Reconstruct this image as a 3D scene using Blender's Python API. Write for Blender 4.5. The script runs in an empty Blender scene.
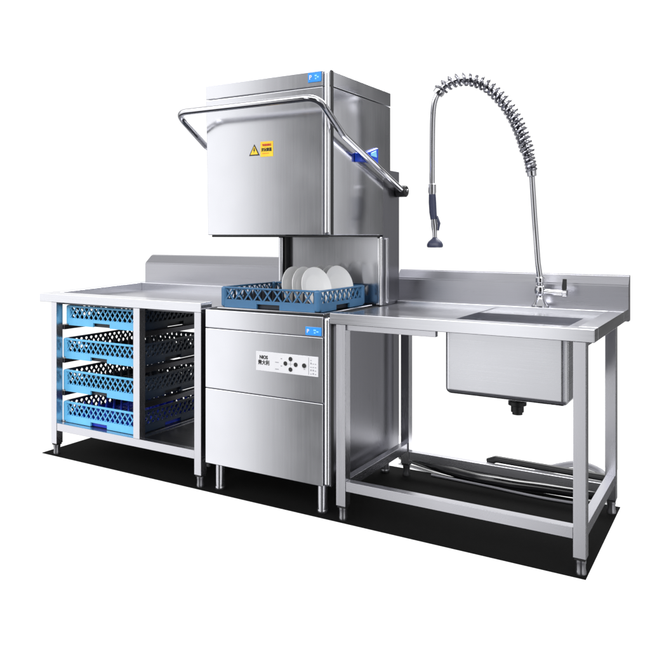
import bpy, bmesh, math, random
from mathutils import Vector, Matrix
random.seed(7)
scene = bpy.context.scene
C = scene.collection
PI = math.pi

# ------------------------------------------------------------------ materials
def nodes_of(name):
    m = bpy.data.materials.new(name); m.use_nodes = True
    nt = m.node_tree
    return m, nt, nt.nodes['Principled BSDF']

def steel(name, rough=0.25, streak=(3, 3, 260), base=(0.60, 0.605, 0.64), vary=0.06, dr=0.05):
    """brushed stainless steel: long fine grain lines in roughness and tone"""
    m, nt, b = nodes_of(name)
    b.inputs['Metallic'].default_value = 1.0
    tc = nt.nodes.new('ShaderNodeTexCoord')
    mp = nt.nodes.new('ShaderNodeMapping'); mp.inputs['Scale'].default_value = streak
    nt.links.new(tc.outputs['Object'], mp.inputs['Vector'])
    n = nt.nodes.new('ShaderNodeTexNoise'); n.inputs['Scale'].default_value = 1.0
    n.inputs['Detail'].default_value = 4.0; n.inputs['Roughness'].default_value = 0.7
    nt.links.new(mp.outputs['Vector'], n.inputs['Vector'])
    n2 = nt.nodes.new('ShaderNodeTexNoise'); n2.inputs['Scale'].default_value = 4.0; n2.inputs['Detail'].default_value = 3.0
    nt.links.new(tc.outputs['Object'], n2.inputs['Vector'])
    mr = nt.nodes.new('ShaderNodeMapRange')
    mr.inputs['From Min'].default_value = 0.3; mr.inputs['From Max'].default_value = 0.7
    mr.inputs['To Min'].default_value = rough - dr; mr.inputs['To Max'].default_value = rough + dr
    nt.links.new(n.outputs['Fac'], mr.inputs['Value'])
    ad = nt.nodes.new('ShaderNodeMath'); ad.operation = 'MULTIPLY_ADD'
    ad.inputs[1].default_value = 0.08
    nt.links.new(n2.outputs['Fac'], ad.inputs[0]); 
    sb = nt.nodes.new('ShaderNodeMath'); sb.operation = 'SUBTRACT'; sb.inputs[1].default_value = 0.04
    nt.links.new(mr.outputs['Result'], sb.inputs[0]); nt.links.new(sb.outputs[0], ad.inputs[2])
    nt.links.new(ad.outputs[0], b.inputs['Roughness'])
    cr = nt.nodes.new('ShaderNodeValToRGB')
    lo = [c * (1 - vary) for c in base]; hi = [min(1, c * (1 + vary)) for c in base]
    cr.color_ramp.elements[0].position = 0.32; cr.color_ramp.elements[0].color = (*lo, 1)
    cr.color_ramp.elements[1].position = 0.68; cr.color_ramp.elements[1].color = (*hi, 1)
    nt.links.new(n.outputs['Fac'], cr.inputs['Fac']); nt.links.new(cr.outputs['Color'], b.inputs['Base Color'])
    return m

def plain(name, col, rough=0.5, metal=0.0, spec=0.5, noise=0.06, scale=30, coat=0.0):
    m, nt, b = nodes_of(name)
    b.inputs['Metallic'].default_value = metal; b.inputs['Roughness'].default_value = rough
    b.inputs['Specular IOR Level'].default_value = spec
    b.inputs['Coat Weight'].default_value = coat
    tc = nt.nodes.new('ShaderNodeTexCoord')
    n = nt.nodes.new('ShaderNodeTexNoise'); n.inputs['Scale'].default_value = scale; n.inputs['Detail'].default_value = 5
    nt.links.new(tc.outputs['Object'], n.inputs['Vector'])
    cr = nt.nodes.new('ShaderNodeValToRGB')
    cr.color_ramp.elements[0].position = 0.3; cr.color_ramp.elements[0].color = (*[c * (1 - noise) for c in col], 1)
    cr.color_ramp.elements[1].position = 0.7; cr.color_ramp.elements[1].color = (*[min(1, c * (1 + noise)) for c in col], 1)
    nt.links.new(n.outputs['Fac'], cr.inputs['Fac']); nt.links.new(cr.outputs['Color'], b.inputs['Base Color'])
    mr = nt.nodes.new('ShaderNodeMapRange')
    mr.inputs['To Min'].default_value = max(0.02, rough - 0.06); mr.inputs['To Max'].default_value = min(1, rough + 0.06)
    nt.links.new(n.outputs['Fac'], mr.inputs['Value']); nt.links.new(mr.outputs['Result'], b.inputs['Roughness'])
    return m

M = dict(
    steel_h=steel('brushed_steel_horizontal', 0.20, (2.5, 2.5, 240), vary=0.05, dr=0.03),
    steel_v=steel('brushed_steel_vertical', 0.165, (120, 120, 2.0), vary=0.013, dr=0.007),
    steel_rail=steel('satin_steel_rail_long', 0.27, (3, 300, 300), base=(0.58, 0.58, 0.62), vary=0.012, dr=0.01),
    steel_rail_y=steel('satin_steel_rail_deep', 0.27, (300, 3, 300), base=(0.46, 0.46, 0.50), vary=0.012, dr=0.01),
    steel_shaded=steel('shaded_side_steel', 0.30, (120, 120, 2.0), base=(0.22, 0.22, 0.245), vary=0.03, dr=0.02),  # steel darkened, puts the shade of the machine's side into the colour
    steel_splash=steel('dull_splash_steel', 0.30, (2.5, 2.5, 200), base=(0.38, 0.38, 0.41), vary=0.03, dr=0.03),
    steel_trim=steel('bright_trim', 0.26, (60, 60, 2), base=(0.80, 0.80, 0.83), vary=0.01, dr=0.01),
    steel_foot=steel('foot_steel', 0.30, (40, 40, 40), base=(0.30, 0.30, 0.32), vary=0.03, dr=0.03),
    steel_coil=steel('spring_steel', 0.20, (40, 40, 40), base=(0.27, 0.27, 0.30), vary=0.02, dr=0.02),
    steel_basin=steel('basin_steel', 0.29, (2.5, 2.5, 200), vary=0.05, dr=0.03),
    steel_satin=steel('satin_steel_sheet', 0.42, (2.5, 2.5, 200), vary=0.03),
    steel_top=steel('satin_steel_top', 0.30, (2.5, 200, 2.5)),
    steel_leg=steel('satin_steel_tube', 0.26, (160, 160, 3), base=(0.60, 0.60, 0.64), vary=0.025, dr=0.02),
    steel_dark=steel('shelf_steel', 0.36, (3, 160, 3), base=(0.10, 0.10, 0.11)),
    chrome=plain('chrome', (0.56, 0.56, 0.59), 0.11, 1.0, noise=0.02),
    black=plain('black_rubber', (0.012, 0.012, 0.013), 0.45, spec=0.4),
    shadow_black=plain('black_shadow_sheet', (0.0045, 0.0045, 0.0045), 0.9, spec=0.06, noise=0.10, scale=140),  # near-black colour standing for shadow on the floor
    gloss=plain('black_gloss_hose', (0.008, 0.008, 0.009), 0.18, spec=0.6),
    grip=plain('navy_grip', (0.030, 0.035, 0.075), 0.38),
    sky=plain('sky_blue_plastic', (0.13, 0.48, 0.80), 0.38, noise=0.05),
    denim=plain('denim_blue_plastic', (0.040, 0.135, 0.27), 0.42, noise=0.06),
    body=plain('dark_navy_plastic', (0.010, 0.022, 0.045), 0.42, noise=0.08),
    navy=plain('dark_rack_insert', (0.006, 0.010, 0.020), 0.45, noise=0.1),
    royal=plain('royal_blue_insert', (0.010, 0.040, 0.55), 0.4, noise=0.1),
    china=plain('white_china', (0.86, 0.86, 0.865), 0.18, noise=0.012, scale=12),
    label=plain('white_label', (0.68, 0.68, 0.71), 0.35, noise=0.015),
    ink=plain('black_ink', (0.010, 0.010, 0.010), 0.5),
    grey=plain('grey_ink', (0.30, 0.30, 0.33), 0.5),
    blue=plain('blue_badge', (0.02, 0.27, 0.78), 0.3),
    deep=plain('deep_blue_plastic', (0.006, 0.06, 0.62), 0.3),
    cyan=plain('pale_cyan_mark', (0.25, 0.66, 0.92), 0.3),
    yellow=plain('yellow_label', (0.90, 0.60, 0.02), 0.4),
    red=plain('red_ink', (0.60, 0.03, 0.02), 0.5),
    orange=plain('orange_ink', (0.85, 0.30, 0.01), 0.5),
    hose=plain('pale_hose', (0.17, 0.17, 0.19), 0.35),
    floor=plain('white_studio_floor', (0.93, 0.93, 0.93), 0.85, spec=0.1, noise=0.01, scale=3),
)

# ------------------------------------------------------------------ mesh helpers
def new(): return bmesh.new()

def hexa(bm, p, bev=0.0, seg=2):
    """p: 4 bottom points (ccw seen from above) + 4 top points"""
    vs = [bm.verts.new(q) for q in p]
    fs = [bm.faces.new([vs[i] for i in f]) for f in ((3, 2, 1, 0), (4, 5, 6, 7), (0, 1, 5, 4), (1, 2, 6, 5), (2, 3, 7, 6), (3, 0, 4, 7))]
    if bev > 0:
        es = list({e for f in fs for e in f.edges})
        bmesh.ops.bevel(bm, geom=es, offset=bev, segments=seg, profile=0.5, affect='EDGES')
    return bm

def box(bm, x0, x1, y0, y1, z0, z1, bev=0.0, seg=2):
    return hexa(bm, [(x0, y0, z0), (x1, y0, z0), (x1, y1, z0), (x0, y1, z0), (x0, y0, z1), (x1, y0, z1), (x1, y1, z1), (x0, y1, z1)], bev, seg)

def prism_x(bm, prof, x0, x1):
    """prof: list of (y, z), extruded along X"""
    a = [bm.verts.new((x0, y, z)) for y, z in prof]; b = [bm.verts.new((x1, y, z)) for y, z in prof]
    n = len(prof)
    bm.faces.new(a); bm.faces.new(b[::-1])
    for i in range(n): bm.faces.new((a[i], b[i], b[(i + 1) % n], a[(i + 1) % n]))
    bmesh.ops.recalc_face_normals(bm, faces=bm.faces)
    return bm

def beam(bm, p, q, w, t, up=(0, 0, 1)):
    """rectangular bar from p to q; w across (in the plane of `up`), t thick"""
    p = Vector(p); q = Vector(q); d = (q - p).normalized(); n = Vector(up)
    s = d.cross(n).normalized(); n = s.cross(d).normalized()
    pts = []
    for e in (p, q):
        pts.append([e - s * w / 2 - n * t / 2, e + s * w / 2 - n * t / 2, e + s * w / 2 + n * t / 2, e - s * w / 2 + n * t / 2])
    vs = [[bm.verts.new(v) for v in r] for r in pts]
    bm.faces.new(vs[0][::-1]); bm.faces.new(vs[1])
    for i in range(4): bm.faces.new((vs[0][i], vs[0][(i + 1) % 4], vs[1][(i + 1) % 4], vs[1][i]))
    return bm

def fillet(pts, r, n=8):
    pts = [Vector(p) for p in pts]; out = [pts[0]]
    for i in range(1, len(pts) - 1):
        a, b, c = pts[i - 1], pts[i], pts[i + 1]
        u = (a - b).normalized(); v = (c - b).normalized()
        ang = u.angle(v); rr = r[i - 1] if isinstance(r, (list, tuple)) else r
        l = min(rr / math.tan(ang / 2), (a - b).length * 0.48, (c - b).length * 0.48)
        p0 = b + u * l; p1 = b + v * l
        for k in range(n + 1):
            t = k / n
            out.append(p0.lerp(b, t).lerp(b.lerp(p1, t), t))
    out.append(pts[-1]); return out

def spline(pts, n=8):
    P = [Vector(p) for p in pts]; P = [P[0] * 2 - P[1]] + P + [P[-1] * 2 - P[-2]]
    out = []
    for i in range(1, len(P) - 2):
        for k in range(n):
            t = k / n; a, b, c, d = P[i - 1], P[i], P[i + 1], P[i + 2]
            out.append(0.5 * ((2 * b) + (c - a) * t + (2 * a - 5 * b + 4 * c - d) * t * t + (-a + 3 * b - 3 * c + d) * t ** 3))
    out.append(P[-2]); return out

def frames(path):
    path = [Vector(p) for p in path]; T = []
    for i in range(len(path)):
        T.append((path[min(i + 1, len(path) - 1)] - path[max(i - 1, 0)]).normalized())
    ref = Vector((0, 0, 1)) if abs(T[0].z) < 0.9 else Vector((0, 1, 0))
    N = T[0].cross(ref).normalized(); out = []
    for i, t in enumerate(T):
        N = (N - t * N.dot(t)).normalized()
        out.append((path[i], N.copy(), t.cross(N).normalized()))
    return out

def tube(bm, path, r, seg=14, cap=True):
    fr = frames(path); rings = []
    for i, (p, n, b) in enumerate(fr):
        rr = r[i] if isinstance(r, (list, tuple)) else r
        rings.append([bm.verts.new(p + (n * math.cos(2 * PI * k / seg) + b * math.sin(2 * PI * k / seg)) * rr) for k in range(seg)])
    for a, c in zip(rings, rings[1:]):
        for k in range(seg): bm.faces.new((a[k], a[(k + 1) % seg], c[(k + 1) % seg], c[k]))
    if cap: bm.faces.new(rings[0][::-1]); bm.faces.new(rings[-1])
    return bm

def lathe(bm, prof, mat=None, seg=24):
    """prof: list of (r, h) round local Z, mapped by matrix"""
    mat = mat or Matrix.Identity(4); rings = []
    for r, h in prof:
        if r < 1e-6: rings.append([bm.verts.new(mat @ Vector((0, 0, h)))])
        else: rings.append([bm.verts.new(mat @ Vector((r * math.cos(2 * PI * k / seg), r * math.sin(2 * PI * k / seg), h))) for k in range(seg)])
    for a, c in zip(rings, rings[1:]):
        if len(a) == 1 and len(c) == 1: continue
        for k in range(seg):
            k2 = (k + 1) % seg
            if len(a) == 1: bm.faces.new((a[0], c[k2], c[k]))
            elif len(c) == 1: bm.faces.new((a[k], a[k2], c[0]))
            else: bm.faces.new((a[k], a[k2], c[k2], c[k]))
    if len(rings[0]) > 1: bm.faces.new(rings[0][::-1])
    if len(rings[-1]) > 1: bm.faces.new(rings[-1])
    return bm

def place(loc, axis=(0, 0, 1)):
    return Matrix.Translation(Vector(loc)) @ Vector((0, 0, 1)).rotation_difference(Vector(axis)).to_matrix().to_4x4()

def cyl(bm, loc, r, h, axis=(0, 0, 1), seg=20, bev=0.0):
    pr = [(r, 0), (r, h)] if bev <= 0 else [(r - bev, 0), (r, bev), (r, h - bev), (r - bev, h)]
    return lathe(bm, pr, place(loc, axis), seg)

def text_mesh(bm, txt, size, origin, depth=0.0006, squash=1.0, bold=0.0):
    """letters standing in the XZ plane facing -Y, lower left corner at origin"""
    cu = bpy.data.curves.new('lettering', 'FONT'); cu.body = txt; cu.size = size; cu.extrude = depth; cu.offset = bold
    cu.resolution_u = 3
    o = bpy.data.objects.new('lettering', cu); C.objects.link(o)
    dg = bpy.context.evaluated_depsgraph_get(); dg.update()
    me = bpy.data.meshes.new_from_object(o.evaluated_get(dg))
    me.transform(Matrix.Translation(Vector(origin)) @ Matrix.Rotation(PI / 2, 4, 'X') @ Matrix.Diagonal((squash, 1, 1, 1)))
    bm.from_mesh(me); bpy.data.meshes.remove(me)
    bpy.data.objects.remove(o); bpy.data.curves.remove(cu)
    return bm

def root_loc(o):
    while o.parent: o = o.parent
    return o.location

def obj(name, bm, mat, parent=None, loc=None, mirror_normals=True):
    """links bm (in world coordinates) as ONE mesh object"""
    base = Vector(root_loc(parent)) if parent else Vector(loc or (0, 0, 0))
    bmesh.ops.recalc_face_normals(bm, faces=bm.faces)
    bmesh.ops.translate(bm, verts=bm.verts, vec=-base)
    me = bpy.data.meshes.new(name); bm.to_mesh(me); bm.free()
    for p in me.polygons: p.use_smooth = True
    me.set_sharp_from_angle(angle=math.radians(32))
    me.materials.append(M[mat])
    o = bpy.data.objects.new(name, me); C.objects.link(o)
    if len(me.polygons) < 3000:
        wn = o.modifiers.new('flat_faces', 'WEIGHTED_NORMAL'); wn.mode = 'FACE_AREA'; wn.weight = 100; wn.keep_sharp = True
    if parent: o.parent = parent
    else: o.location = base
    return o

def tag(o, label, cat, group=None):
    o['label'] = label; o['category'] = cat
    if group: o['group'] = group
    return o

def thing(name, loc, label, cat, group=None):
    o = bpy.data.objects.new(name, None); C.objects.link(o); o.location = loc
    o.empty_display_size = 0.1
    return tag(o, label, cat, group)

def foot(parent, x, y, z, r=0.016):
    b = new(); lathe(b, [(r + .0015, 0), (r + .0015, .012), (r, .016), (r, z - .012), (r + .001, z - .010), (r + .001, z)], place((x, y, 0.0)))
    return obj('foot', b, 'steel_foot', parent)

def leg(parent, x0, x1, y0, y1, z0, z1):
    b = new(); box(b, x0, x1, y0, y1, z0 + .004, z1, .0018, 2)
    l = obj('leg', b, 'steel_leg', parent)
    b = new(); box(b, x0 + .003, x1 - .003, y0 + .003, y1 - .003, z0 - .004, z0 + .003, .001, 1); obj('end_cap', b, 'black', l)
    foot(l, (x0 + x1) / 2, (y0 + y1) / 2, z0 - .004)
    return l

def rail(parent, x0, x1, y0, y1, z0, z1, mat=None, name='rail'):
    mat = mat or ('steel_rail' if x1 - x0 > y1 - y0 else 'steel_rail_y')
    b = new(); box(b, x0, x1, y0, y1, z0, z1, .0016, 2); return obj(name, b, mat, parent)

# ------------------------------------------------------------------ setting
b = new()
fl = [(-3.10, 2.425), (-0.46, 2.425), (-0.46, 3.64), (-3.10, 3.64)]
b.faces.new([b.verts.new((x, y, -0.004)) for x, y in fl])
o = obj('floor', b, 'floor'); o['kind'] = 'structure'
b = new(); box(b, -3.105, -0.455, 2.420, 3.135, -0.0038, 0.0, .0012, 1)  # black sheet takes the place of the shadow under the line
tag(obj('shadow_sheet', b, 'shadow_black'), 'thin black sheet standing for the shadow beneath the whole stainless washing line', 'shadow sheet')

# ------------------------------------------------------------------ rack table on the left
TX0, TX1, TY0 = -3.130, -2.062, 2.425
def zt(y): return 0.8105 + (y - TY0) * 0.03
t = thing('rack_table', (-2.6, 2.8, 0), 'stainless steel table with raised rear edge, open bays and blue racks beneath', 'table')
b = new()
def slab(b, x0, x1, y0, y1, zb, bev=.002):
    hexa(b, [(x0, y0, zb), (x1, y0, zb), (x1, y1, zb), (x0, y1, zb), (x0, y0, zt(y0)), (x1, y0, zt(y0)), (x1, y1, zt(y1)), (x0, y1, zt(y1))], bev, 3)
slab(b, TX0, TX1, 2.425, 2.500, .7690)
slab(b, TX0, -3.068, 2.5002, 3.0798, .7695)
slab(b, TX0, TX1, 3.080, 3.171, .7692)
top = obj('tabletop', b, 'steel_h', t)
b = new(); box(b, -3.0678, TX1 - .002, 2.5003, 3.0797, .770, .786); obj('tray', b, 'steel_splash', top)
b = new(); prism_x(b, [(3.1715, .760), (3.1715, .9400), (3.2250, .9860), (3.2420, .9900), (3.2560, .9860), (3.2560, .760)], TX0, TX1 - .004)
bmesh.ops.bevel(b, geom=[e for e in b.edges if abs(e.verts[0].co.x - e.verts[1].co.x) > .1], offset=.004, segments=2, affect='EDGES')
obj('backsplash', b, 'steel_splash', t)
b = new(); box(b, -2.476, -2.436, 2.4302, 2.4690, .1604, .7688, .0015, 1); obj('post', b, 'steel_leg', t)
for x0, x1 in ((-3.048, -3.008), (-2.105, -2.066)):
    leg(t, x0, x1, 2.430, 2.469, .050, .7688)
for x0, x1 in ((-3.048, -3.008), (-2.105, -2.066)):
    leg(t, x0, x1, 3.090, 3.130, .050, .7690)
rail(t, -3.0078, -2.1054, 2.432, 2.466, .122, .160)
rail(t, -3.0078, -2.1052, 3.094, 3.126, .122, .160)
rail(t, -3.044, -3.012, 2.4694, 3.0896, .122, .160)
rail(t, -2.101, -2.070, 2.4694, 3.0896, .122, .160)
rail(t, -2.472, -2.440, 2.4694, 3.0936, .122, .160)
b = new(); box(b, -2.070, -2.0655, 2.4700, 3.0890, .1602, .7560, .001, 1); obj('shade_panel', b, 'black', t)  # added unseen panel, keeps light out of the rack bay
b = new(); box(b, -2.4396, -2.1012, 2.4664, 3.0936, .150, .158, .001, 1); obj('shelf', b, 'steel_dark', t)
# runners the racks slide on
zr = [.652, .482, .316, .160]
for z in zr[:3]:
    for x0, x1 in ((-3.040, -2.998), (-2.494, -2.452)):
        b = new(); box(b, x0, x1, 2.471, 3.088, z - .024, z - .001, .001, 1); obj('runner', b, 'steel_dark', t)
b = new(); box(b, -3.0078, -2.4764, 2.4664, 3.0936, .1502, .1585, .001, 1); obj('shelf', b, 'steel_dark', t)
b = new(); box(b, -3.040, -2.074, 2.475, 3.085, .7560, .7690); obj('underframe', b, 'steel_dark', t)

# ------------------------------------------------------------------ dish racks
def lattice(bm, origin, ux, L, z0, z1, nrm, n, w=.0060, th=.0042):
    """crossing diagonal bars filling a wall; ux runs along the wall, nrm out of it"""
    o = Vector(origin); u = Vector(ux); nv = Vector(nrm); h = z1 - z0; s = L / n
    run = h * 0.80
    for d, off in ((1, .0), (-1, .0028)):
        k = -4
        while k * s < L + run:
            a0 = k * s; a1 = a0 + run
            if d < 0: a0, a1 = a1, a0
            # clip to [0, L]
            pa, pb = [a0, z0], [a1, z1]
            def clip(p, q, lim, low):
                if (p[0] < lim) == low and (q[0] < lim) == low and p[0] != lim: return None
                if ((p[0] < lim) == low):
                    f = (lim - p[0]) / (q[0] - p[0]); return [lim, p[1] + (q[1] - p[1]) * f]
                return p
            pa2 = clip(pa, pb, 0, True); pb2 = clip(pb, pa, 0, True)
            if pa2 and pb2:
                pa3 = clip(pa2, pb2, L, False); pb3 = clip(pb2, pa2, L, False)
                if pa3 and pb3 and abs(pa3[0] - pb3[0]) > .004:
                    P = o + u * pa3[0] + Vector((0, 0, pa3[1])) + nv * off
                    Q = o + u * pb3[0] + Vector((0, 0, pb3[1])) + nv * off
                    beam(bm, P, Q, w, th, nrm)
            k += 1

def make_rack(name, x0, x1, y0, y1, z, h, plastic, body, insert, label, group=None, band=.036, nx=14, lip=.010):
    r = thing(name, ((x0 + x1) / 2, (y0 + y1) / 2, z), label, 'dish rack', group)
    W = .010; zb = z + band; zl = z + h - lip; cx = (x0 + x1) / 2; cy = (y0 + y1) / 2
    sw, sh = .058, .020
    def side_x(yy0, yy1, mat, name):            # a long wall with an open hand slot, corner posts and top lip
        b = new()
        box(b, x0 + .02, cx - sw, yy0, yy1, z, zb); box(b, cx + sw, x1 - .02, yy0, yy1, z, zb)
        box(b, cx - sw, cx + sw, yy0 + .0006, yy1 - .0006, z + sh, zb - .0004)
        box(b, x0 + .02, x1 - .02, yy0 - .001, yy1 + .001, zl, z + h, .002, 1)
        py = y0 if yy0 == y0 else y1 - .026
        for px in (x0, x1 - .026): box(b, px - .0015, px + .0275, py - .0015, py + .0275, z + .001, z + h + .001, .010, 3)
        yl = y0 + .004 if yy0 == y0 else y1 - .004
        lattice(b, (x0 + .024, yl, 0), (1, 0, 0), x1 - x0 - .048, zb - .002, zl + .002, (0, 1 if yy0 == y0 else -1, 0), nx, .0060 if plastic == body else .0046 if mat == plastic else .0150)
        return obj(name, b, mat, r)
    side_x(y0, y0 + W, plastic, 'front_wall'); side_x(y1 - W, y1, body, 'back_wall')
    for xx0, xx1 in ((x0, x0 + W), (x1 - W, x1)):
        b = new()
        box(b, xx0, xx1, y0 + .02, cy - sw, z, zb); box(b, xx0, xx1, cy + sw, y1 - .02, z, zb)
        box(b, xx0 + .0006, xx1 - .0006, cy - sw, cy + sw, z + sh, zb - .0004)
        box(b, xx0 - .001, xx1 + .001, y0 + .02, y1 - .02, zl, z + h, .002, 1)
        xl_ = x0 + .004 if xx0 == x0 else x1 - .004
        lattice(b, (xl_, y0 + .024, 0), (0, 1, 0), y1 - y0 - .048, zb - .002, zl + .002, (1 if xx0 == x0 else -1, 0, 0), nx, .0060 if body == plastic else .0095)
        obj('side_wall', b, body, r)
    # recessed hand-grip backs
    for yy in (y0 + W + .004, y1 - W - .007):
        b = new(); box(b, cx - sw - .006, cx + sw + .006, yy, yy + .003, z + .0006, zb); obj('grip_recess', b, insert, r)
    for xx in (x0 + W + .004, x1 - W - .007):
        b = new(); box(b, xx, xx + .003, cy - sw - .006, cy + sw + .006, z + .0006, zb); obj('grip_recess', b, insert, r)
    # moulded insert: open grid floor with rows of pegs
    b = new(); n = 9
    ix0, ix1, iy0, iy1 = x0 + .020, x1 - .020, y0 + .020, y1 - .020
    for i in range(n + 1):
        xx = ix0 + (ix1 - ix0) * i / n; yy = iy0 + (iy1 - iy0) * i / n
        box(b, xx - .004, xx + .004, iy0, iy1, z + .004, z + .012)
        box(b, ix0, ix1, yy - .004, yy + .004, z + .0045, z + .0125)
    for i in range(n):
        for j in range(n):
            px = ix0 + (ix1 - ix0) * (i + .5) / n; py = iy0 + (iy1 - iy0) * (j + .5) / n
            lathe(b, [(.008, z + .004), (.0055, z + .03), (.004, z + h * .80), (0, z + h * .86)], Matrix.Translation((px, py, 0)), 6)
            box(b, px - .004, px + .004, py - (iy1 - iy0) / n / 2, py + (iy1 - iy0) / n / 2, z + .005, z + .013)
    obj('peg_insert', b, insert, r)
    return r

RG = 'sky blue dish racks stacked on the table runners'
make_rack('dish_rack', -2.990, -2.480, 2.474, 2.974, .6525, .100, 'sky', 'body', 'navy', 'sky blue lattice dish rack on the uppermost runners, right under the tabletop', RG)
make_rack('dish_rack', -3.012, -2.496, 2.474, 2.974, .4825, .102, 'sky', 'body', 'navy', 'sky blue lattice dish rack second from the top under the table', RG)
make_rack('dish_rack', -3.012, -2.496, 2.474, 2.974, .3165, .108, 'sky', 'body', 'navy', 'sky blue lattice dish rack second from the bottom under the table', RG)
make_rack('dish_rack', -3.012, -2.496, 2.474, 2.974, .1605, .104, 'sky', 'body', 'royal', 'sky blue dish rack with royal blue insert, lowest, on the bottom shelf', RG)

# ------------------------------------------------------------------ hood dishwasher
d = thing('hood_dishwasher', (-1.73, 2.78, 0), 'tall stainless hood dishwasher with raised hood and chrome lift handle between two tables', 'dishwasher')
BX0, BX1 = -2.042, -1.418
b = new(); box(b, BX0 + .006, BX1, 2.440, 3.085, .118, .7820, .003, 1); cab = obj('cabinet', b, 'steel_shaded', d)
b = new(); box(b, BX0, -1.4470, 2.430, 2.4395, .7065, .7850, .003, 3); up = obj('upper_front_panel', b, 'steel_v', d)
b = new(); box(b, BX0, -1.4470, 2.430, 2.4395, .4450, .7035, .003, 3); dr = obj('control_front_panel', b, 'steel_v', d)
b = new(); box(b, BX0, -1.4470, 2.430, 2.4395, .1165, .4425, .003, 3); lo = obj('lower_front_panel', b, 'steel_v', d)
b = new(); box(b, -1.4440, BX1 - .0010, 2.4300, 2.4560, .1168, .7845, .0122, 6); obj('corner_trim', b, 'steel_trim', d)
b = new(); box(b, BX1 - .0009, BX1 + .0022, 2.4440, 2.4640, .1170, .7840, .0006, 1); obj('edge_seal', b, 'black', d)
b = new(); box(b, BX0 + .012, BX1 - .004, 2.446, 3.080, .7822, .7885, .002, 1); deck = obj('wash_deck', b, 'black', d)
b = new()
box(b, -1.995, -1.455, 2.452, 2.468, .7887, .7960, .002, 1); box(b, -1.995, -1.455, 2.862, 2.876, .7887, .7960, .002, 1)
box(b, -1.995, -1.982, 2.4682, 2.8618, .7888, .7962, .002, 1); box(b, -1.470, -1.455, 2.4682, 2.8618, .7888, .7962, .002, 1)
obj('rack_track', b, 'chrome', d)
for x, y in ((-1.990, 2.468), (-1.470, 2.468), (-1.990, 3.04), (-1.470, 3.04)):
    b = new(); lathe(b, [(.020, 0), (.022, .004), (.022, .014), (.0195, .018), (.0195, .1178)], place((x, y, 0))); obj('foot', b, 'steel_leg', d)
b = new(); box(b, BX0 + .002, BX0 + .016, 2.434, 2.447, .098, .1160, .002, 1); obj('bracket', b, 'black', d)
# blue badge on the front strip
def badge(parent, x0, x1, y, z0, z1):
    b = new(); box(b, x0, x1, y - .003, y, z0, z1, .0012, 2); g = obj('badge', b, 'blue', parent)
    w = x1 - x0; h = z1 - z0
    b = new(); text_mesh(b, 'P', h * .62, (x0 + w * .10, y - .0034, z0 + h * .30), bold=.0006); obj('letter', b, 'label', g)
    b = new()
    for dx, dz, s in ((.52, .56, .16), (.70, .40, .13), (.55, .26, .10)):
        box(b, x0 + w * dx, x0 + w * (dx + s), y - .0036, y - .0031, z0 + h * dz, z0 + h * (dz + .16))
    obj('emblem', b, 'cyan', g)
    return g
badge(up, -1.5260, -1.4520, 2.4300, .7095, .7430)
# control panel
PX0, PX1, PZ0, PZ1 = -1.768, -1.4665, .5470, .6260
b = new(); box(b, PX0, PX1, 2.4270, 2.4299, PZ0, PZ1, .001, 2); cp = obj('control_panel', b, 'label', dr)
yk = 2.4268
b = new(); text_mesh(b, 'NIOS', .0195, (PX0 + .0185, yk, PZ0 + .0500), bold=.0008, squash=.92); obj('lettering', b, 'ink', dr)
b = new(); text_mesh(b, '\u610f\u5927\u5229', .0215, (PX0 + .0110, yk, PZ0 + .0270), bold=.0006, squash=.90); obj('lettering', b, 'ink', dr)
for bx, bz in ((.1720, .0605), (.1720, .0185), (.1475, .0405), (.1970, .0400)):
    b = new(); cyl(b, (PX0 + bx, yk + .0002, PZ0 + bz), .0088, .0028, (0, -1, 0), 20, .0008); obj('button', b, 'ink', dr)
b = new(); cyl(b, (PX0 + .2375, yk + .0002, PZ0 + .0400), .0090, .0040, (0, -1, 0), 20, .0008); obj('power_button', b, 'ink', dr)
marks = [(.0970, .0400, .0170, .0030), (.0970, .0120, .0170, .0030), (.1240, .0560, .0070, .0040), (.1240, .0265, .0070, .0040), (.2345, .0240, .0070, .0030), (.2570, .0060, .0020, .0680),
         (.1715, .0300, .0012, .0200), (.1600, .0395, .0240, .0012)]
rs = random.Random(3)
marks += [(.2660 + i * .0105, .008 + j * .0135, .0060, rs.choice((.003, .006))) for i in range(3) for j in range(5) if rs.random() < .75]
for x, z, w, h in marks:
    b = new(); box(b, PX0 + x, PX0 + x + w, yk - .0004, yk, PZ0 + z, PZ0 + z + h); obj('printed_mark', b, 'grey', dr)
# rear panel and column
b = new(); box(b, -1.950, -1.4390, 2.900, 2.912, .7887, 1.100, .002, 1); obj('back_panel', b, 'steel_v', d)
b = new(); box(b, -1.948, BX1, 2.9125, 3.086, .7860, 1.4040, .004, 2); col = obj('column', b, 'steel_shaded', d)
b = new(); box(b, -1.4385, BX1 + .001, 2.8880, 2.9120, .7890, 1.1000, .008, 4); obj('corner_trim', b, 'steel_trim', d)
b = new(); box(b, -1.952, -1.928, 2.860, 2.8995, .7890, 1.1000, .006, 3); obj('guide_post', b, 'steel_v', d)
b = new(); box(b, -1.926, -1.912, 2.872, 2.8993, .7892, 1.1000, .003, 2); obj('guide_seal', b, 'black', d)
b = new(); box(b, BX1 - .004, BX1 + .006, 2.932, 2.960, .800, 1.095, .008, 3); obj('guide_rib', b, 'steel_leg', col)
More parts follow.
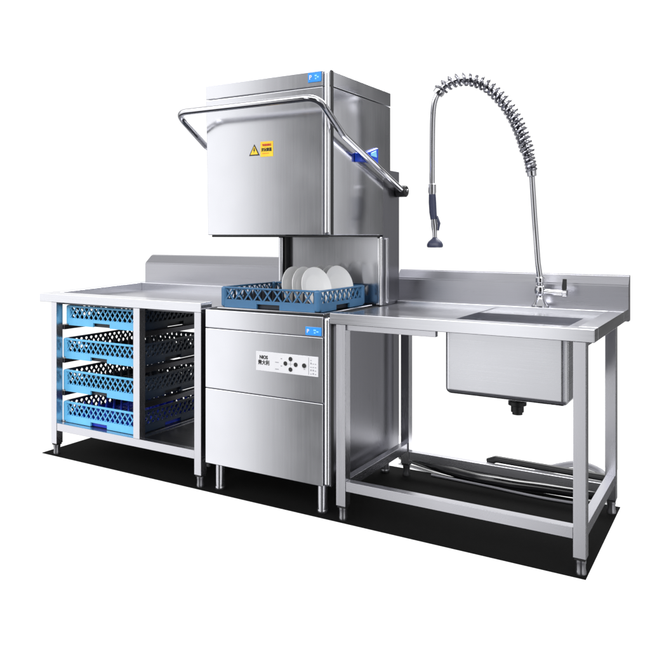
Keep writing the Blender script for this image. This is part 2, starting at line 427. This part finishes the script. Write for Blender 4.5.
# hood
HY0, HY1, HZ0, HZ1 = 2.430, 2.990, 1.1080, 1.7570
def hood_body(b, z0, z1, grow, xr=-1.4470, bev=.005):
    def xl(z): return -2.038 + (HZ1 - z) / (HZ1 - HZ0) * .012 - grow
    def xs(z): return xr - (HZ1 - z) / (HZ1 - HZ0) * .002 + (grow if xr > -1.43 else 0)
    hexa(b, [(xl(z0), HY0 - grow, z0), (xs(z0), HY0 - grow, z0), (xs(z0), HY1, z0), (xl(z0), HY1, z0),
             (xl(z1), HY0 - grow, z1), (xs(z1), HY0 - grow, z1), (xs(z1), HY1, z1), (xl(z1), HY1, z1)], bev, 3)
b = new()
hexa(b, [(-2.0262, HY0 + .0096, HZ0), (-1.4190, HY0 + .0096, HZ0), (-1.4190, HY1, HZ0), (-2.0262, HY1, HZ0),
         (-2.0370, HY0 + .0096, 1.6930), (-1.4190, HY0 + .0096, 1.6930), (-1.4190, HY1, 1.6930), (-2.0370, HY1, 1.6930)], .002, 1)
hood = obj('hood', b, 'steel_v', d)
b = new()
hexa(b, [(-2.0272, HY0, HZ0), (-1.4480, HY0, HZ0), (-1.4480, HY0 + .0095, HZ0), (-2.0272, HY0 + .0095, HZ0),
         (-2.0380, HY0, 1.6930), (-1.4470, HY0, 1.6930), (-1.4470, HY0 + .0095, 1.6930), (-2.0380, HY0 + .0095, 1.6930)], .003, 3)
hf = obj('front_panel', b, 'steel_v', hood)
b = new(); box(b, -2.0385, -1.4470, HY0 - .001, HY0 + .0095, 1.6955, HZ1, .003, 3); hcf = obj('cap_front', b, 'steel_v', hood)
b = new(); box(b, -2.0375, -1.4180, HY0 + .0097, HY1 + .001, 1.6953, HZ1 - .0006, .003, 2); obj('cap', b, 'steel_v', hood)
b = new(); box(b, -1.4445, -1.4200, HY0, HY0 + .0260, HZ0 + .0005, HZ1 + .0002, .0122, 6); obj('corner_trim', b, 'steel_trim', hood)
b = new(); box(b, -1.4199, -1.4165, HY0 + .014, HY0 + .0340, HZ0 + .0005, HZ1, .0006, 1); obj('edge_seal', b, 'black', hood)
b = new(); box(b, -2.016, -1.428, HY0 + .012, HY1 - .01, HZ0 - .009, HZ0 - .0002, .002, 1); obj('seal', b, 'black', hood)
badge(hood, -1.5135, -1.4520, HY0 - .001, 1.7130, 1.7520)
# warning stickers
b = new()
T0 = Vector((-1.8045, HY0 - .0004, 1.4440)); S = .0540
def tri(b, cx, cz, s, y0, y1):
    h = s * .88
    pts = [(cx - s / 2, cz - h / 2), (cx + s / 2, cz - h / 2), (cx, cz + h / 2)]
    a = [b.verts.new((x, y0, z)) for x, z in pts]; c = [b.verts.new((x, y1, z)) for x, z in pts]
    b.faces.new(a); b.faces.new(c[::-1])
    for i in range(3): b.faces.new((a[i], a[(i + 1) % 3], c[(i + 1) % 3], c[i]))
WX, WZ = -1.7780, 1.4620
tri(b, WX, WZ, .0540, HY0 - .0012, HY0 - .0002); ws = obj('warning_triangle', b, 'ink', hood)
b = new(); tri(b, WX, WZ - .0015, .0390, HY0 - .0018, HY0 - .0013); obj('yellow_field', b, 'yellow', ws)
b = new()
bolt = [(-.001, .010), (.0035, .010), (.0012, .0025), (.0048, .0025), (-.0025, -.0115), (-.0004, -.002), (-.0042, -.002)]
a = [b.verts.new((WX + x, HY0 - .0024, WZ - .002 + z)) for x, z in bolt]; c = [b.verts.new((WX + x, HY0 - .0019, WZ - .002 + z)) for x, z in bolt]
b.faces.new(a); b.faces.new(c[::-1])
for i in range(len(bolt)): b.faces.new((a[i], a[(i + 1) % len(bolt)], c[(i + 1) % len(bolt)], c[i]))
obj('bolt_symbol', b, 'ink', ws)
LX0, LX1, LZ0, LZ1 = -1.7470, -1.6830, 1.4310, 1.4940
b = new(); box(b, LX0, LX1, HY0 - .0012, HY0 - .0002, LZ0, LZ1, .0004, 1); wl = obj('warning_label', b, 'yellow', hood)
b = new(); text_mesh(b, 'WARNING', .0125, (LX0 + .0105, HY0 - .0016, LZ0 + .0445), bold=.0005, squash=.72); obj('lettering', b, 'red', wl)
b = new(); text_mesh(b, '\u6ce8\u610f\u9ad8\u6e29', .0150, (LX0 + .0055, HY0 - .0016, LZ0 + .0240), bold=.0006, squash=.86); obj('lettering', b, 'ink', wl)
b = new(); box(b, LX0 + .010, LX1 - .020, HY0 - .0016, HY0 - .0013, LZ0 + .0120, LZ0 + .0160); obj('orange_line', b, 'orange', wl)
# blue clip on the hood's right side
b = new()
hexa(b, [(-1.4178, 2.640, 1.412), (-1.398, 2.652, 1.414), (-1.398, 2.735, 1.420), (-1.4178, 2.745, 1.418),
         (-1.4178, 2.640, 1.452), (-1.398, 2.652, 1.448), (-1.398, 2.735, 1.462), (-1.4178, 2.745, 1.466)], .004, 2)
hexa(b, [(-1.4178, 2.7452, 1.420), (-1.401, 2.7452, 1.424), (-1.401, 2.830, 1.416), (-1.4178, 2.838, 1.412),
         (-1.4178, 2.7452, 1.468), (-1.401, 2.7452, 1.464), (-1.401, 2.830, 1.488), (-1.4178, 2.838, 1.494)], .004, 2)
clip = obj('blue_clip', b, 'deep', hood)
b = new(); hexa(b, [(-1.4008, 2.758, 1.448), (-1.3995, 2.760, 1.449), (-1.3995, 2.812, 1.446), (-1.4008, 2.814, 1.445),
                    (-1.4008, 2.758, 1.460), (-1.3995, 2.760, 1.459), (-1.3995, 2.806, 1.474), (-1.4008, 2.808, 1.476)]); obj('clip_mark', b, 'cyan', clip)
# lift handle
pth = fillet([(-2.085, 3.052, 1.312), (-2.085, 2.484, 1.504), (-2.085, 2.292, 1.623), (-1.386, 2.292, 1.623), (-1.386, 2.484, 1.504), (-1.386, 3.052, 1.312)], [.06, .060, .060, .06], 9)
b = new(); tube(b, pth, .0135, 18); hd = obj('lift_handle', b, 'chrome', d)
for x0, x1 in ((-1.4178, -1.368), (-2.103, -1.9490)):
    b = new(); cyl(b, (x0, 3.058, 1.311), .027, x1 - x0, (1, 0, 0), 24, .004); pv = obj('pivot', b, 'black', hd)
    if x0 > -1.5:
        b = new(); cyl(b, (x1 - .0005, 3.058, 1.311), .009, .006, (1, 0, 0), 6, .001); obj('bolt', b, 'chrome', pv)

# rack standing on the machine
make_rack('dish_rack', -1.981, -1.484, 2.462, 2.862, .7965, .088, 'denim', 'denim', 'navy', 'denim blue dish rack holding white plates on top of the dishwasher', None, band=.034, nx=9, lip=.008)

# ------------------------------------------------------------------ plates
def make_plate(x, y, zc, r, nrm, label):
    n = Vector(nrm).normalized()
    prof = [(0, .004), (r * .58, .004), (r * .66, .007), (r * .97, .0165), (r, .0180), (r, .0200), (r * .965, .0195), (r * .66, .0105), (r * .57, .0072), (0, .0070)]
    b = new(); lathe(b, prof, place((x, y, zc), n), 48)
    o = obj('plate', b, 'china', None, (x, y, zc - r)); tag(o, label, 'plate', 'white plates standing in the top rack')
PR = .086
for x, y, n, lb in (
    (-1.712, 2.610, (1, -.10, .12), 'white plate, front row of the top rack, furthest from the hood corner'),
    (-1.656, 2.610, (1, -.14, .16), 'white plate in the middle of the three front plates in the top rack'),
    (-1.592, 2.600, (1, -.26, .26), 'white plate turned broadly to view in front, with two plates behind its left rim'),
    (-1.688, 2.790, (1, -.05, .10), 'white plate of which only a thin shaded crescent shows behind the front plates'),
    (-1.636, 2.790, (1, -.05, .10), 'shaded white plate just behind the rearmost right plate in the top rack'),
    (-1.578, 2.770, (1, -.26, .26), 'white plate standing alone in view, last at the right end of the rack')):
    make_plate(x, y, .884, PR, n, lb)

# ------------------------------------------------------------------ sink table
s = thing('sink_table', (-0.92, 2.8, 0), 'stainless steel sink table with open lower frame and one square basin', 'sink table')
SX0, SX1 = -1.412, -0.429
b = new(); Z = .8035
box(b, SX0, SX1, 2.425, 2.490, .7610, Z, .002, 3)
box(b, -.492, SX1, 2.4902, 3.0498, .7612, Z, .002, 3)
box(b, SX0, SX1, 3.050, 3.171, .7611, Z, .002, 3)
P0 = .788
bx0, bx1, by0, by1 = -.962, -.549, 2.545, 2.880
box(b, SX0 + .001, bx0, 2.4903, 3.0497, .7640, P0 + .002)
box(b, bx1, -.4922, 2.4904, 3.0496, .7641, P0)
box(b, bx0 + .0001, bx1 - .0001, 2.4904, by0, .7641, P0)
box(b, bx0 + .0001, bx1 - .0001, by1, 3.0496, .7641, P0)
st = obj('tabletop', b, 'steel_h', s)
b = new(); prism_x(b, [(3.1715, .752), (3.1715, .9000), (3.2000, .9400), (3.2120, .9430), (3.2240, .9400), (3.2240, .752)], -1.466, SX1)
bmesh.ops.bevel(b, geom=[e for e in b.edges if abs(e.verts[0].co.x - e.verts[1].co.x) > .1], offset=.004, segments=2, affect='EDGES')
obj('backsplash', b, 'steel_splash', s)
# basin
b = new(); box(b, -.977, -.534, 2.522, 2.897, .520, .7638)
bmesh.ops.delete(b, geom=[f for f in b.faces if f.normal.z > .9 or all(v.co.z > .76 for v in f.verts)], context='FACES')
es = [e for e in b.edges if not all(v.co.z > .76 for v in e.verts)]
bmesh.ops.bevel(b, geom=es, offset=.022, segments=6, profile=.5, affect='EDGES')
bmesh.ops.recalc_face_normals(b, faces=b.faces)
bmesh.ops.solidify(b, geom=b.faces[:], thickness=.003)
bs = obj('basin', b, 'steel_basin', s)
b = new(); lathe(b, [(.0, .5235), (.030, .5235), (.034, .526), (.038, .526), (.038, .5232), (.0, .5230)][::-1], Matrix.Translation((-.742, 2.720, 0))); obj('strainer', b, 'chrome', bs)
b = new(); lathe(b, [(.038, .519), (.041, .509), (.041, .498), (.030, .492), (.030, .480), (.034, .478), (.034, .464), (.024, .460), (.024, .438), (.019, .436), (.019, .428)], Matrix.Translation((-.760, 2.720, 0)), 24)
obj('drain', b, 'black', bs)
LW = .041
for x0 in (-1.386, -.497):
    leg(s, x0, x0 + LW, 2.430, 2.470, .052, .7608)
    leg(s, x0, x0 + LW, 3.030, 3.070, .052, .7608)
rail(s, -1.3446, -.4974, 2.432, 2.466, .116, .154)
rail(s, -1.3446, -.4974, 3.034, 3.066, .077, .115)
rail(s, -1.382, -1.350, 2.4704, 3.0296, .116, .154)
rail(s, -.493, -.460, 2.4704, 3.0296, .116, .154)
rail(s, -1.3446, -.978, 2.440, 2.462, .738, .7606, None, 'brace')
rail(s, -1.380, -1.356, 2.4704, 3.0296, .738, .7606, None, 'brace')
rail(s, -.490, -.464, 2.4704, 3.0296, .738, .7606, None, 'brace')

# ------------------------------------------------------------------ pre-rinse faucet
FY = 3.090
f = thing('spray_faucet', (-.766, FY, Z), 'tall chrome spray faucet with spring hose arching over the sink', 'faucet')
def fp(x, z, y=FY): return (x, y, z)
b = new(); lathe(b, [(.036, Z), (.036, Z + .006), (.030, Z + .012), (.018, Z + .034), (.015, Z + .040), (.015, Z + .048), (.022, Z + .056), (.024, Z + .072), (.020, Z + .088), (.014, Z + .092), (.014, Z + .100), (.019, Z + .104), (.019, Z + .122), (.012, Z + .128)], Matrix.Translation((-.766, FY, 0)), 24)
obj('valve_body', b, 'chrome', f)
b = new(); tube(b, [(-.766, FY, Z + .066), (-.700, FY - .010, Z + .064), (-.668, FY - .014, Z + .064)], [.012, .011, .011], 14)
arm = obj('valve_arm', b, 'chrome', f)
b = new(); tube(b, [(-.664, FY - .014, Z + .056), (-.664, FY - .014, Z + .088), (-.662, FY - .014, Z + .122)], [.008, .010, .008], 12); obj('lever', b, 'black', arm)
b = new(); cyl(b, (-.672, FY - .0145, Z + .064), .015, .020, (1, 0, 0), 16, .003); obj('valve_cap', b, 'chrome', arm)
b = new(); tube(b, [fp(-.767, Z + .124), fp(-.776, .99), fp(-.790, 1.18), fp(-.802, 1.372)], .0120, 18); obj('riser_pipe', b, 'chrome', f)
arc = spline([fp(-.802, 1.372), fp(-.808, 1.415), fp(-.820, 1.462), fp(-.846, 1.545), fp(-.880, 1.622), fp(-.925, 1.693, FY - .01), fp(-.985, 1.757, FY - .02), fp(-1.045, 1.789, FY - .03), fp(-1.100, 1.798, FY - .04), fp(-1.150, 1.786, FY - .05), fp(-1.192, 1.755, FY - .06), fp(-1.215, 1.705, FY - .07), fp(-1.224, 1.63, FY - .07), fp(-1.2265, 1.50, FY - .07), fp(-1.227, 1.335, FY - .07)], 10)
b = new(); tube(b, arc, .0125, 16); hs = obj('hose', b, 'chrome', f)
# spring coil round the arching part of the hose
i1 = 100
fr = frames(arc[2:i1 + 1]); L = [0]
for a_, c_ in zip(fr, fr[1:]): L.append(L[-1] + (c_[0] - a_[0]).length)
def at_len(l):
    for i in range(len(L) - 1):
        if L[i + 1] >= l:
            t_ = (l - L[i]) / max(1e-9, L[i + 1] - L[i])
            return [fr[i][k].lerp(fr[i + 1][k], t_) for k in range(3)]
    return list(fr[-1])
coil = []; turns = 0.0; l = 0.0; step = 18
while l < L[-1]:
    frac = l / L[-1]
    pitch = .0150 if frac < .10 else .0185 + .0125 * max(0, frac - .10)
    p, n, bb = at_len(l); n.normalize(); bb.normalize()
    rr = .0195 if frac < .12 else .0255
    coil.append(p + (n * math.cos(turns * 2 * PI) + bb * math.sin(turns * 2 * PI)) * rr)
    turns += 1 / step; l += pitch / step
b = new(); tube(b, coil, .0064, 8); obj('spring', b, 'steel_coil', f)
b = new(); p0 = arc[i1]; d0 = (arc[i1 + 1] - arc[i1 - 1]).normalized()
lathe(b, [(.0135, -.004), (.024, -.002), (.026, .008), (.024, .022), (.0135, .025)], place(p0, d0), 20); obj('spring_collar', b, 'chrome', f)
b = new(); lathe(b, [(.013, 0), (.020, .004), (.021, .030), (.017, .036), (.021, .042), (.021, .060), (.016, .066)], place((-.801, FY, 1.355), (-.1, 0, 1)), 20); obj('riser_collar', b, 'chrome', f)
GY = FY - .07
b = new(); lathe(b, [(.0130, 1.338), (.0175, 1.334), (.0180, 1.300), (.0140, 1.286)], Matrix.Translation((-1.2265, GY, 0)), 20); obj('coupling', b, 'chrome', f)
b = new(); tube(b, [(-1.2265, GY, 1.290), (-1.2255, GY, 1.255), (-1.223, GY, 1.21), (-1.2190, GY, 1.178)], [.0155, .0170, .0165, .0150], 18); obj('grip', b, 'grip', f)
b = new(); tube(b, [(-1.2190, GY, 1.178), (-1.2165, GY, 1.150), (-1.2150, GY, 1.118), (-1.2140, GY, 1.090)], [.0130, .0150, .0105, .0100], 16); gs = obj('spray_valve', b, 'chrome', f)
b = new(); tube(b, [(-1.203, GY - .004, 1.192), (-1.192, GY - .006, 1.160), (-1.197, GY - .004, 1.128)], [.005, .007, .004], 10); obj('trigger', b, 'grip', gs)
b = new(); lathe(b, [(.010, 1.098), (.014, 1.092), (.030, 1.078), (.036, 1.066), (.036, 1.056), (.032, 1.052), (0, 1.053)], Matrix.Translation((-1.2138, GY, 0)), 24); obj('spray_head', b, 'grip', gs)

# ------------------------------------------------------------------ hoses lying behind the sink table
b = new(); tube(b, spline([(-.53, 3.30, .016), (-.562, 3.42, .016), (-.600, 3.512, .016), (-.698, 3.570, .016), (-.775, 3.491, .016), (-.82, 3.396, .016), (-.86, 3.30, .016)], 8), .0145, 14)
tag(obj('drain_hose', b, 'hose', None, (-.7, 3.45, 0)), 'pale grey drain hose lying in a curved loop behind the sink table', 'hose')
b = new(); tube(b, spline([(-1.47, 3.215, .03), (-1.37, 3.19, .024), (-1.266, 3.155, .024), (-1.079, 3.110, .024), (-.95, 3.105, .026), (-.87, 3.105, .026), (-.774, 3.120, .026), (-.66, 3.135, .024), (-.56, 3.155, .022), (-.52, 3.19, .022), (-.56, 3.225, .022), (-.66, 3.205, .022), (-.80, 3.185, .022), (-.95, 3.175, .022), (-1.10, 3.185, .022), (-1.25, 3.225, .022), (-1.38, 3.26, .022)], 8), .0205, 14)
tag(obj('rubber_hose', b, 'gloss', None, (-.95, 3.1, 0)), 'glossy black hose snaking along the floor beneath the rear rail of the sink table', 'hose')
b = new(); tube(b, spline([(-1.26, 3.092, .0065), (-1.0, 3.078, .0065), (-.88, 3.066, .0065), (-.75, 3.058, .0065), (-.62, 3.064, .0065), (-.52, 3.070, .0065)], 8), .0050, 10)
tag(obj('supply_hose', b, 'hose', None, (-.85, 3.07, 0)), 'thin pale supply hose lying nearly straight on the black shadow sheet beneath the sink', 'hose')
b = new(); tube(b, fillet([(-.992, 3.0865, .112), (-.955, 3.0865, .128), (-.50, 3.0865, .124)], .02), .0150, 14)
tag(obj('waste_pipe', b, 'black', None, (-.75, 3.14, .0)), 'matt black waste pipe running along the back of the rear rail', 'pipe')

# ------------------------------------------------------------------ studio light
w = bpy.data.worlds.new('World'); scene.world = w; w.use_nodes = True
nt = w.node_tree; bg = nt.nodes['Background']
tc = nt.nodes.new('ShaderNodeTexCoord'); sx = nt.nodes.new('ShaderNodeSeparateXYZ'); nt.links.new(tc.outputs['Generated'], sx.inputs[0])
def math_node(op, a=None, b_=None, c_=None):
    n = nt.nodes.new('ShaderNodeMath'); n.operation = op
    for i, v in enumerate((a, b_, c_)):
        if v is None: continue
        if isinstance(v, (int, float)): n.inputs[i].default_value = v
        else: nt.links.new(v, n.inputs[i])
    return n.outputs[0]
nx = math_node('MULTIPLY', sx.outputs['X'], -1.0); ny = math_node('MULTIPLY', sx.outputs['Y'], -1.0)
az = math_node('ARCTAN2', nx, ny)                      # 0 towards -Y, + towards -X
fac = math_node('MULTIPLY_ADD', az, 1 / (2 * PI), 0.5)
ramp = nt.nodes.new('ShaderNodeValToRGB'); nt.links.new(fac, ramp.inputs['Fac'])  # bright and dark bands added out of view to shape steel reflections
SC = 2.0
stops = [(-180, 1.15), (-175, .10), (-157, .03), (-152, .05), (-149.8, .35), (-147.8, 1.8), (-143, 1.8), (-138, .25), (-118, .05), (-104, .9), (-66, .6), (-57, 1.9), (-46, 1.9), (-41, .06),
         (2, .06), (7.5, .15), (10.5, .75), (13.5, 1.8), (19, 1.7), (22, 1.0), (25.5, 1.5), (27.8, .06), (32.5, .02), (34.5, .40), (38.0, 1.9), (44, 1.4), (60, 1.6), (85, .4), (103, .4), (112, 1.15), (180, 1.15)]
el = ramp.color_ramp.elements
for i, (a_, v) in enumerate(stops):
    e = el[i] if i < 2 else el.new((a_ + 180) / 360)
    e.position = (a_ + 180) / 360
for e, (a_, v) in zip(sorted(el, key=lambda q: q.position), stops): e.color = (v / SC, v / SC, v / SC, 1)
# overhead: broad soft white glow added to the world
mr = nt.nodes.new('ShaderNodeMapRange'); mr.interpolation_type = 'SMOOTHSTEP'
nt.links.new(sx.outputs['Z'], mr.inputs['Value']); mr.inputs['From Min'].default_value = .55; mr.inputs['From Max'].default_value = .80
mr.inputs['To Min'].default_value = 0; mr.inputs['To Max'].default_value = 1
mx = nt.nodes.new('ShaderNodeMix'); mx.data_type = 'RGBA'
nt.links.new(mr.outputs['Result'], mx.inputs['Factor']); nt.links.new(ramp.outputs['Color'], mx.inputs['A']); mx.inputs['B'].default_value = (.8 / SC, .8 / SC, .8 / SC, 1)
# added unseen glow high in front, brightens the racks and plates
h1 = nt.nodes.new('ShaderNodeMapRange'); h1.interpolation_type = 'SMOOTHSTEP'
nt.links.new(sx.outputs['Z'], h1.inputs['Value']); h1.inputs['From Min'].default_value = .30; h1.inputs['From Max'].default_value = .42
h2 = nt.nodes.new('ShaderNodeMapRange'); h2.interpolation_type = 'SMOOTHSTEP'
nt.links.new(ny, h2.inputs['Value']); h2.inputs['From Min'].default_value = .20; h2.inputs['From Max'].default_value = .35
mx3 = nt.nodes.new('ShaderNodeMix'); mx3.data_type = 'RGBA'
h3 = nt.nodes.new('ShaderNodeMapRange'); h3.interpolation_type = 'SMOOTHSTEP'
nt.links.new(sx.outputs['Z'], h3.inputs['Value']); h3.inputs['From Min'].default_value = .66; h3.inputs['From Max'].default_value = .78
h3.inputs['To Min'].default_value = 1; h3.inputs['To Max'].default_value = 0
nt.links.new(math_node('MULTIPLY', math_node('MULTIPLY', h1.outputs['Result'], h2.outputs['Result']), h3.outputs['Result']), mx3.inputs['Factor'])
nt.links.new(mx.outputs['Result'], mx3.inputs['A']); mx3.inputs['B'].default_value = (4.6 / SC, 4.6 / SC, 4.6 / SC, 1)
mx = mx3
# below: world darkened to give the chrome tubes dark undersides
m2 = nt.nodes.new('ShaderNodeMapRange'); m2.interpolation_type = 'SMOOTHSTEP'
nt.links.new(sx.outputs['Z'], m2.inputs['Value']); m2.inputs['From Min'].default_value = -.80; m2.inputs['From Max'].default_value = -.62
m2.inputs['To Min'].default_value = 1; m2.inputs['To Max'].default_value = 0
m3 = nt.nodes.new('ShaderNodeMapRange'); m3.interpolation_type = 'SMOOTHSTEP'
nt.links.new(sx.outputs['Z'], m3.inputs['Value']); m3.inputs['From Min'].default_value = -.50; m3.inputs['From Max'].default_value = -.36
m3.inputs['To Min'].default_value = 1; m3.inputs['To Max'].default_value = 0
m4 = nt.nodes.new('ShaderNodeMapRange'); m4.interpolation_type = 'SMOOTHSTEP'
nt.links.new(ny, m4.inputs['Value']); m4.inputs['From Min'].default_value = -.25; m4.inputs['From Max'].default_value = .05
low = math_node('MAXIMUM', m2.outputs['Result'], math_node('MULTIPLY', m3.outputs['Result'], m4.outputs['Result']))
mx2 = nt.nodes.new('ShaderNodeMix'); mx2.data_type = 'RGBA'
nt.links.new(low, mx2.inputs['Factor']); nt.links.new(mx.outputs['Result'], mx2.inputs['A']); mx2.inputs['B'].default_value = (.03, .03, .035, 1)
nt.links.new(mx2.outputs['Result'], bg.inputs['Color']); bg.inputs['Strength'].default_value = SC

def area(name, loc, target, size, power, sy=None):
    l = bpy.data.lights.new(name, 'AREA'); l.energy = power; l.shape = 'RECTANGLE'; l.size = size; l.size_y = sy or size
    o = bpy.data.objects.new(name, l); C.objects.link(o); o.location = loc
    o.rotation_euler = (Vector(target) - Vector(loc)).to_track_quat('-Z', 'Y').to_euler()
    return o
area('added_overhead_fill', (-1.3, 5.2, 4.2), (-1.6, 3.2, 0), 3.0, 320)  # added out-of-view lamp, brightens the white floor


# ------------------------------------------------------------------ camera
cam = bpy.data.cameras.new('camera'); co = bpy.data.objects.new('camera', cam); C.objects.link(co)
co.location = (0, 0, 1.108); co.rotation_euler = (PI / 2, 0, math.atan((750 - 325) / 719))
cam.sensor_width = 36; cam.lens = 719 / 650 * 36; cam.shift_y = -90 / 650
cam.clip_start = 0.05; cam.clip_end = 200
scene.camera = co
vs = scene.view_settings; vs.view_transform = 'Standard'; vs.look = 'None'; vs.exposure = 0; vs.gamma = 1
scene.cycles.max_bounces = 10; scene.cycles.glossy_bounces = 6
scene.cycles.use_denoising = True
